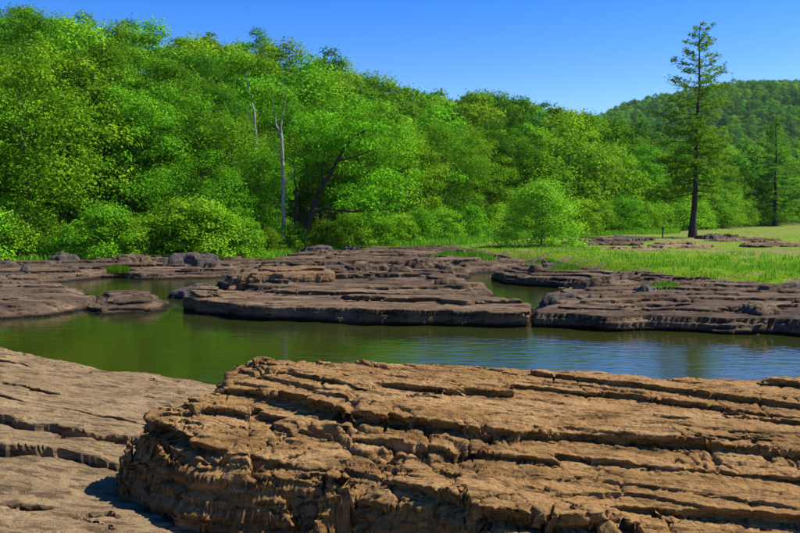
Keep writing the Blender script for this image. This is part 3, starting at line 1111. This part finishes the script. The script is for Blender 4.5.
x, y = at(284, 56.0)
u = 56.0 / FPX
rr = np.random.default_rng(5)
custom_tree('pale_tree', 'slender tree with a tall pale bare trunk that forks, at the forest edge', (x, y, zt(x, y)),
            [([(0, 0, -0.4), (-0.05, 0, 3), (0.0, 0, 6), (-0.1, 0, 8.3), (-0.15, 0.1, 8.9)], 0.15, 0.10),
             ([(-0.15, 0.1, 8.8), (-0.55, 0.1, 9.6), (-0.6, 0, 10.6), (-0.75, 0, 11.8)], 0.085, 0.03),
             ([(-0.15, 0.1, 8.8), (-0.1, 0, 9.8), (0.15, 0, 10.9), (0.2, 0, 12.3)], 0.075, 0.025),
             ([(0, 0, 5.2), (0.5, -0.1, 5.7), (0.9, -0.1, 6.5)], 0.05, 0.02),
             ([(-0.05, 0, 6.6), (-0.45, 0, 7.3), (-0.6, 0, 8.2)], 0.04, 0.015)],
            'bark_pale', [(-0.8 + 0.9 * rr.normal(), 0.7 * rr.normal() + 0.5, 10.8 + 1.6 * rr.random(), 0.75 + 0.35 * rr.random()) for _ in range(14)],
            'leaf_mid', 0.2, 611, per=150)
x, y = at(257, 66.0)
custom_tree('pale_tree', 'second pale bare trunk curving up behind leaves, beside the forked one', (x, y, zt(x, y)),
            [([(0.1, 0, -0.4), (0.1, 0, 4), (0.05, 0, 8), (-0.2, 0, 10.5), (-0.7, 0, 12.3), (-0.8, 0, 13.5)], 0.16, 0.05),
             ([(0.05, 0, 8), (-0.5, 0, 9.3), (-0.75, 0, 11.0)], 0.07, 0.025)],
            'bark_pale', [(-0.8 + 1.2 * rr.normal(), 0.7 * rr.normal() + 0.6, 12.8 + 1.6 * rr.random(), 0.8 + 0.4 * rr.random()) for _ in range(14)],
            'leaf_mid', 0.2, 612, per=150)
x, y = at(303, 57.0)
limb = [(4.3 + 1.6 * rr.normal(), 0.9 * rr.normal(), 8.6 + 1.1 * rr.normal(), 0.75 + 0.4 * rr.random()) for _ in range(18)]
limb += [(5.0 + 2.2 * rr.normal(), 0.9 * rr.normal(), 4.6 + 0.9 * rr.normal(), 0.7 + 0.4 * rr.random()) for _ in range(18)]
limb += [(1.6 + 1.3 * rr.normal(), 0.9 * rr.normal() + 0.8, 9.2 + 1.0 * rr.normal(), 0.8 + 0.4 * rr.random()) for _ in range(12)]
limb += [(px_ + 0.5 * rr.normal(), -0.6 + 0.4 * rr.normal(), pz_ + 0.35 * rr.normal(), 0.55 + 0.3 * rr.random()) for px_, pz_ in ((4.4, 9.2), (3.2, 8.8), (5.2, 8.0), (6.3, 3.9), (5.6, 4.1), (1.6, 8.2), (1.4, 7.2), (-0.6, 6.8), (-0.7, 5.8), (4.6, 3.9)) for _k in (0, 1)]
custom_tree('leaning_tree', 'dark-trunked tree leaning right with long crooked limbs at the forest edge', (x, y, zt(x, y)),
            [([(-0.3, 0, -0.4), (0.1, 0, 1.6), (0.7, -0.1, 3.6), (1.5, -0.2, 5.2), (2.6, -0.3, 7.1), (3.3, -0.3, 8.3), (4.6, -0.2, 9.2)], 0.24, 0.05),
             ([(0.55, 0, 3.2), (1.8, -0.4, 3.6), (3.2, -0.6, 3.3), (4.8, -0.7, 3.4), (6.4, -0.7, 3.5)], 0.11, 0.03),
             ([(1.5, -0.2, 5.1), (1.4, 0.2, 6.6), (1.7, 0.3, 8.2)], 0.10, 0.03),
             ([(2.6, -0.3, 7.0), (3.8, -0.2, 7.3), (5.2, -0.1, 7.8)], 0.08, 0.03),
             ([(-0.35, 0.1, -0.4), (-0.6, 0.2, 2.2), (-0.5, 0.3, 4.6), (-0.7, 0.3, 7.0)], 0.15, 0.05)],
            'bark_dark', limb, 'leaf_bright', 0.2, 613, per=190)

# ------------------------------------------------------------------ forest edge and hillside
WORDS = {'leaf_mid': 'mid green', 'leaf_bright': 'bright fresh green', 'leaf_deep': 'deep dark green', 'leaf_yellow': 'yellowish green'}
edge_row = [  # px, distance, kind, scale, label
    (-30, 47, 2, 0.80), (28, 49, 3, 0.92), (62, 54, 2, 1.08), (98, 57, 4, 0.98), (132, 56, 0, 0.86), (165, 60, 2, 0.95), (205, 53, 3, 0.56),
    (232, 61, 1, 0.80), (262, 60, 2, 0.6), (345, 68, 1, 0.95), (375, 67, 3, 0.85), (410, 70, 2, 0.75), (445, 75, 1, 0.85), (478, 79, 3, 0.75), (505, 84, 0, 0.8),
    (535, 88, 2, 0.85), (565, 92, 1, 0.9), (590, 95, 2, 0.8), (615, 99, 3, 0.75), (640, 103, 0, 0.8)]
for i, (px, d, k, s) in enumerate(edge_row):
    x, y = at(px, d)
    key, mk = broad[k]
    if i == 6:
        lab, nm, gr = 'big bright green bush-like tree spreading low over the back ledges', 'bushy_tree', None
    else:
        where = 'above the low back ledges' if px < 250 else ('behind the wide grey shelf' if px < 490 else 'behind the pale lone bush')
        lab, nm = WORDS[mk] + ' tree in the front row of forest, ' + where, 'broadleaf_tree'
        gr = 'front row of forest trees ' + where
    tree(nm, key, (x, y, zt(x, y) - 0.2 - (0.9 * s if i == 6 else 0)), s, lab, 'tree', gr, sx=s * (1.3 if i == 6 else 1.05))

shrub_row = [(-20, 44, 1.3, 0), (10, 45.5, 1.1, 1), (45, 47, 1.0, 2), (72, 46, 0.9, 3), (104, 47, 1.35, 0), (128, 48, 1.0, 1), (150, 49, 1.1, 0), (178, 50, 1.5, 1),
             (200, 48.5, 1.5, 0), (222, 49, 1.3, 1), (243, 50, 1.0, 0), (268, 53, 0.8, 3), (292, 56, 0.9, 2), (325, 58, 1.0, 2), (350, 60, 1.1, 0), (372, 61, 1.2, 1),
             (398, 63, 1.0, 0), (420, 65, 1.2, 1), (445, 67, 1.1, 0), (470, 72, 1.3, 1), (495, 76, 1.2, 3), (580, 84, 1.5, 0), (602, 88, 1.4, 1), (622, 90, 1.6, 0), (645, 95, 1.4, 1)]
for px, d, s, k in shrub_row:
    x, y = at(px, d)
    lab = [t for lim_, t in ((90, 'low leafy shrub under tall trees behind the ledges, left of the yellowish tuft'),
                             (165, 'bright leafy shrub behind the flat grey rock at the back of the low ledges'),
                             (255, 'bright leafy shrub below the big bush-like tree, above the dark rock'),
                             (340, 'small shrub around the feet of the forked pale tree and the leaning tree'),
                             (510, 'low shrub along the forest foot behind the wide grey shelf'),
                             (999, 'leafy shrub at the forest foot between the pale lone bush and the short post')) if px < lim_][0]
    tree('shrub', 'shrub%d' % k, (x, y, max(zt(x, y), 0.3) - 0.05), s, lab, 'bush', 'shrubs: ' + lab[lab.index('shrub') + 6:], sx=s * 1.1)

for i, px in enumerate(np.arange(648, 880, 9.0)):
    ds = np.arange(80, 330, 0.5)
    ss = hill_s((px - 400) / FPX * ds, ds)
    d = float(ds[np.argmax(ss > 3)])
    x, y = at(px, d + random.uniform(-2, 3))
    s = random.uniform(0.55, 0.8)
    key, mk = broad[i % 7]
    tree('broadleaf_tree', key, (x, y, zt(x, y) - 1.6 * s), s, 'low-branched broadleaf tree along the far side of the meadow', 'tree', 'trees along the far side of the meadow', sx=s * 1.1)
    x, y = at(px + random.uniform(-4, 4), d - 4)
    s = random.uniform(1.2, 2.0)
    tree('shrub', 'shrub%d' % (i % 4), (x, y, zt(x, y) - 0.1), s, 'leafy shrub at the far edge of the meadow, under the woods', 'bush', 'shrubs at the far edge of the meadow', sx=s * 1.2)

# candidates all over the slopes, nearest first; keep what can be seen
cand = []
r = np.random.default_rng(42)
d = 50.0
pts = []
for _ in range(60000):
    dd = 48 * math.exp(r.random() * math.log(560 / 48.0))
    px = -90 + r.random() * 1000
    x, y = at(px, dd)
    s = float(hill_s(np.array(x), np.array(y)))
    if s < 5 or s > 165:
        continue
    pts.append((dd, px, x, y, s))
pts.sort()
kept = []
cellsz = 9.0
gridd = {}
for dd, px, x, y, s in pts:
    sp = 4.1 + 0.006 * dd
    ci, cj = int(x // cellsz), int(y // cellsz)
    ok = True
    for i in (-1, 0, 1):
        for j in (-1, 0, 1):
            for (qx, qy) in gridd.get((ci + i, cj + j), ()):
                if (qx - x) ** 2 + (qy - y) ** 2 < sp * sp:
                    ok = False
    if ok:
        gridd.setdefault((ci, cj), []).append((x, y))
        kept.append((dd, px, x, y, s))
buf = np.full(1300, -1e9)
vis = []
for dd, px, x, y, s in kept:
    h = r.uniform(0.62, 0.98) * (0.85 + 0.25 * (s > 14))
    z = zt(x, y)
    topv = (z + 12.8 * h - CAM_H) / dd * FPX
    w = 3.9 * h / dd * FPX
    a = int(max(0, px + 200 - w))
    b_ = int(min(1299, px + 200 + w)) + 1
    gain = topv - np.median(buf[a:b_])
    if gain > 3:
        vis.append((dd, px, x, y, z, h, min(gain, 400) * w))
        prof = topv - 6.0 * h / dd * FPX * (np.abs(np.arange(a, b_) - 200 - px) / max(w, 1)) ** 2
        buf[a:b_] = np.maximum(buf[a:b_], prof)
order = sorted(range(len(vis)), key=lambda i: -vis[i][6])
single = set(order[:300])
rest = []
for i, (dd, px, x, y, z, h, _) in enumerate(vis):
    k = int(r.choice(7, p=[0.18, 0.18, 0.17, 0.16, 0.12, 0.11, 0.08]))
    if i in single:
        key, mk = broad[k]
        sv = float(hill_s(np.array(x), np.array(y)))
        zone = 'low on the wooded hillside' if sv < 32 else ('halfway up the wooded hillside' if sv < 80 else 'near the skyline of the wooded hill')
        tree('forest_tree', key, (x, y, z - 0.3), h, WORDS[mk] + ' broadleaf tree in dense forest ' + zone, 'tree', WORDS[mk] + ' trees ' + zone, sx=h * r.uniform(0.95, 1.2))
    else:
        rest.append((x, y, z - 0.3, h, k))
print('forest: visible', len(vis), 'single', len(single), 'rest', len(rest))

# the far wooded hill and the trees too small to count
far = []
gridd = {}
for _ in range(60000):
    dd = r.uniform(420, 1250)
    px = r.uniform(520, 900)
    x, y = at(px, dd)
    if float(hill_s(np.array(x), np.array(y))) < 110 and dd < 500:
        continue
    ci, cj = int(x // 9), int(y // 9)
    if any((qx - x) ** 2 + (qy - y) ** 2 < 40 for i in (-1, 0, 1) for j in (-1, 0, 1) for (qx, qy) in gridd.get((ci + i, cj + j), ())):
        continue
    gridd.setdefault((ci, cj), []).append((x, y))
    far.append((x, y, dd))
fz = terrain(np.array([f[0] for f in far]), np.array([f[1] for f in far]))
far = [(f[0], f[1], z - 1.0, r.uniform(0.6, 1.3), int(r.choice(7, p=[0.2, 0.2, 0.17, 0.17, 0.08, 0.1, 0.08]))) for f, z in zip(far, fz)]


def scatter(name, plist, keys, label):
    """one woods object: points carrying crowns by geometry nodes"""
    P_ = np.array([p[:3] for p in plist], np.float32)
    me = bpy.data.meshes.new(name)
    me.vertices.add(len(P_))
    me.vertices.foreach_set('co', P_.ravel())
    for nm, ty, val in (('size', 'FLOAT', [p[3] for p in plist]), ('turn', 'FLOAT', list(r.random(len(plist)) * 6.28)), ('pick', 'INT', [p[4] for p in plist])):
        a = me.attributes.new(nm, ty, 'POINT')
        a.data.foreach_set('value', np.array(val, np.float32 if ty == 'FLOAT' else np.int32))
    o = tag(link(name, me), label, 'woods', kind='stuff')
    ng = bpy.data.node_groups.new(name, 'GeometryNodeTree')
    ng.interface.new_socket('Geometry', in_out='INPUT', socket_type='NodeSocketGeometry')
    ng.interface.new_socket('Geometry', in_out='OUTPUT', socket_type='NodeSocketGeometry')
    N_ = ng.nodes
    gi = N_.new('NodeGroupInput')
    go = N_.new('NodeGroupOutput')
    iop = N_.new('GeometryNodeInstanceOnPoints')
    jn = N_.new('GeometryNodeGeometryToInstance')
    for kx in reversed(keys):
        oi = N_.new('GeometryNodeObjectInfo')
        oi.inputs['Object'].default_value = CROWN_OBJ[kx]
        oi.inputs['As Instance'].default_value = False
        oi.transform_space = 'ORIGINAL'
        ng.links.new(oi.outputs['Geometry'], jn.inputs[0])
    iop.inputs['Pick Instance'].default_value = True

    def attr(nm, ty):
        nd = N_.new('GeometryNodeInputNamedAttribute')
        nd.data_type = ty
        nd.inputs['Name'].default_value = nm
        return nd.outputs[0]
    cx = N_.new('ShaderNodeCombineXYZ')
    ng.links.new(attr('turn', 'FLOAT'), cx.inputs['Z'])
    ng.links.new(gi.outputs[0], iop.inputs['Points'])
    ng.links.new(jn.outputs[0], iop.inputs['Instance'])
    ng.links.new(attr('pick', 'INT'), iop.inputs['Instance Index'])
    ng.links.new(cx.outputs[0], iop.inputs['Rotation'])
    ng.links.new(attr('size', 'FLOAT'), iop.inputs['Scale'])
    ng.links.new(iop.outputs[0], go.inputs[0])
    md = o.modifiers.new('scatter', 'NODES')
    md.node_group = ng
    return o


CROWN_OBJ = {}
for o in COL.objects:
    if o.type == 'MESH' and o.data.name.endswith('_crown') and o.data.name.startswith(('mids', 'fars')):
        CROWN_OBJ.setdefault(o.data.name[:5], o)
keys = ['fars%d' % i if 'fars%d' % i in CROWN_OBJ else 'mids%d' % i for i in range(7)]
scatter('far_woods', far, keys, 'hazy wooded hill far beyond the meadow')
if rest:
    scatter('woods', rest, keys, 'distant treetops along the ridge of the wooded hillside')

# ------------------------------------------------------------------ grass
def grass_mesh(name, label, xs, ys, zs, hs, seed, mat='grass'):
    r = np.random.default_rng(seed)
    n = len(xs)
    a = r.random(n) * 6.283
    w = (0.010 + 0.014 * r.random(n)) * (0.6 + hs * 2.2)
    lean = 0.45 * hs
    b = np.stack([xs, ys, zs], 1)
    sd = np.stack([np.cos(a), np.sin(a), 0 * a], 1) * w[:, None]
    a2 = r.random(n) * 6.283
    tip = b + np.stack([np.cos(a2) * lean * r.random(n), np.sin(a2) * lean * r.random(n), hs], 1)
    mid = b + (tip - b) * 0.55 + np.array([0, 0, 1]) * (hs * 0.1)[:, None]
    V = np.stack([b - sd, b + sd, mid + sd * 0.7, tip, mid - sd * 0.7], 1).reshape(-1, 3)
    i = np.arange(n) * 5
    F = np.stack([i, i + 1, i + 2, i + 4], 1)
    F2 = np.stack([i + 4, i + 2, i + 3, i + 3], 1)[:, :3]
    me = bpy.data.meshes.new(name)
    me.from_pydata(V.tolist(), [], F.tolist() + F2.tolist())
    me.materials.append(M[mat])
    return tag(link(name, me), label, 'grass', kind='stuff')


n = 150000
dd = 25 * np.exp(rng.random(n) * math.log(120 / 25.0))
px = 380 + rng.random(n) * 500
gx_, gy_ = (px - 400) / FPX * dd, dd
gz = terrain(gx_, gy_)
lushness = fbm(gx_ / 5.0, gy_ / 2.2, 91, 4)
front = np.interp(px, [380, 470, 560, 640, 700, 800, 880], [62, 50, 46, 33.5, 30.5, 28.5, 27])
band = sstep(0, 2.5, dd - front) * sstep(24, 8, dd - front)
keep = (gz > 0.42) & (hill_s(gx_, gy_) < 2) & (dd > front) & (rng.random(n) < np.clip(0.10 + 1.1 * band + 0.9 * np.clip(lushness, 0, 1), 0, 1))
gx_, gy_, gz = gx_[keep], gy_[keep], gz[keep]
hs = (0.07 + 0.10 * band[keep] + 0.12 * np.clip(lushness[keep], 0, 1)) * (0.5 + rng.random(keep.sum()))
clump = np.clip(0.55 + 1.1 * fbm(gx_ / 0.9, gy_ / 0.9, 98, 3), 0.12, 1.6)
hs = hs * clump
grass_mesh('meadow_grass', 'bright green grass covering the meadow above the rock shelf', gx_, gy_, gz - 0.02, hs, 92)
# lush strip at the forest foot
n = 30000
px = -20 + rng.random(n) * 700
base_d = np.interp(px, [-20, 60, 130, 250, 340, 400, 470, 560, 690], [43.5, 44.5, 46, 48.5, 56, 58, 64, 78, 92])
dd = base_d + rng.random(n) * 7
gx_, gy_ = (px - 400) / FPX * dd, dd
keep = (fbm(gx_ / 2.5, gy_ / 2.5, 95, 3) > -0.35)
gx_, gy_, dd = gx_[keep], gy_[keep], dd[keep]
gz = np.maximum(terrain(gx_, gy_), 0.35)
grass_mesh('bank_grass', 'long bright grass and weeds along the foot of the forest', gx_, gy_, gz - 0.05, (0.25 + 0.45 * rng.random(len(gx_))), 96)

# single tufts rooted in the rock
tufts = [(645, 298, 0.45, 0.30, 'tiny green weed tuft in a crack halfway up the grey-purple shelf'),
         (548, 267, 0.65, 0.55, 'leafy green tuft on the rock in front of the pale bush'),
         (568, 271, 0.6, 0.45, 'small green tuft on the rock just below the pale bush'),
         (470, 258, 0.65, 0.75, 'wide bright green patch of weeds on the shelf left of the pale bush'),
         (450, 256, 0.65, 0.55, 'bright green weed clump on the wide shelf near the forest'),
         (665, 288, 0.6, 0.35, 'low green tuft at the upper edge of the grey-purple shelf'),
         (118, 268, 0.5, 0.28, 'yellowish weed tuft on the back ledges')]
for i, (px, py, z, s, lab) in enumerate(tufts):
    x, y = ground(px, py, z)
    r2 = np.random.default_rng(700 + i)
    nb = 420
    a = r2.random(nb) * 6.283
    q = np.sqrt(r2.random(nb)) * s * 1.5
    V, F = [], []
    bx, by = np.cos(a) * q * 1.3, np.sin(a) * q * 0.8
    hh = s * (0.35 + 0.5 * r2.random(nb)) * (1.1 - q / (s * 2.0))
    tipx, tipy = bx + (r2.random(nb) - 0.5) * s * 0.7, by + (r2.random(nb) - 0.5) * s * 0.7
    w = 0.018 + 0.02 * r2.random(nb)
    for j in range(nb):
        o_ = len(V)
        V += [(bx[j] - w[j], by[j], -0.25), (bx[j] + w[j], by[j], -0.25), (tipx[j] + w[j] * 0.5, tipy[j], hh[j]), (tipx[j] - w[j] * 0.5, tipy[j], hh[j])]
        F.append((o_, o_ + 1, o_ + 2, o_ + 3))
    o = link('weed_tuft', mesh_from('weed_tuft', V, F, M['leaf_yellow' if 'yellow' in lab else 'grass'], smooth=False), None, (x, y, z))
    tag(o, lab, 'plant')

# ------------------------------------------------------------------ short post in the meadow
x, y = at(662.5, 74.0)
o = thing('marker_post', 'short dark wooden post standing in the meadow left of the tall conifer', 'post', (x, y, zt(x, y)))
V, F = tube([(0, 0, -0.3), (0, 0, 0.35), (0.01, 0, 0.85)], [0.075, 0.07, 0.065], 8)
link('post', mesh_from('post', V, F, M['post']), o)
V, F = tube([(0.01, 0, 0.80), (0.01, 0, 0.83), (0.01, 0, 1.03), (0.01, 0, 1.08), (0.01, 0, 1.085)], [0.06, 0.115, 0.115, 0.08, 0.004], 8)
link('cap', mesh_from('cap', V, F, M['post']), o)

# ------------------------------------------------------------------ air
hm = NT('thin_summer_haze')
pv = hm.n('ShaderNodeVolumePrincipled')
pv.inputs['Color'].default_value = (0.62, 0.80, 1.0, 1)
pv.inputs['Density'].default_value = 0.00004
pv.inputs['Anisotropy'].default_value = 0.1
hm.l(pv.outputs[0], hm.out.inputs['Volume'])
hx0, hx1, hy0, hy1, hz0, hz1 = -1600, 2100, -90, 2300, -4.0, 200.0
V = [(a, b_, c_) for c_ in (hz0, hz1) for b_ in (hy0, hy1) for a in (hx0, hx1)]
F = [(0, 2, 3, 1), (4, 5, 7, 6), (0, 1, 5, 4), (2, 6, 7, 3), (0, 4, 6, 2), (1, 3, 7, 5)]
tag(link('haze', mesh_from('haze', V, F, hm.m, smooth=False)), 'thin blue summer haze in the air', 'haze', kind='stuff')
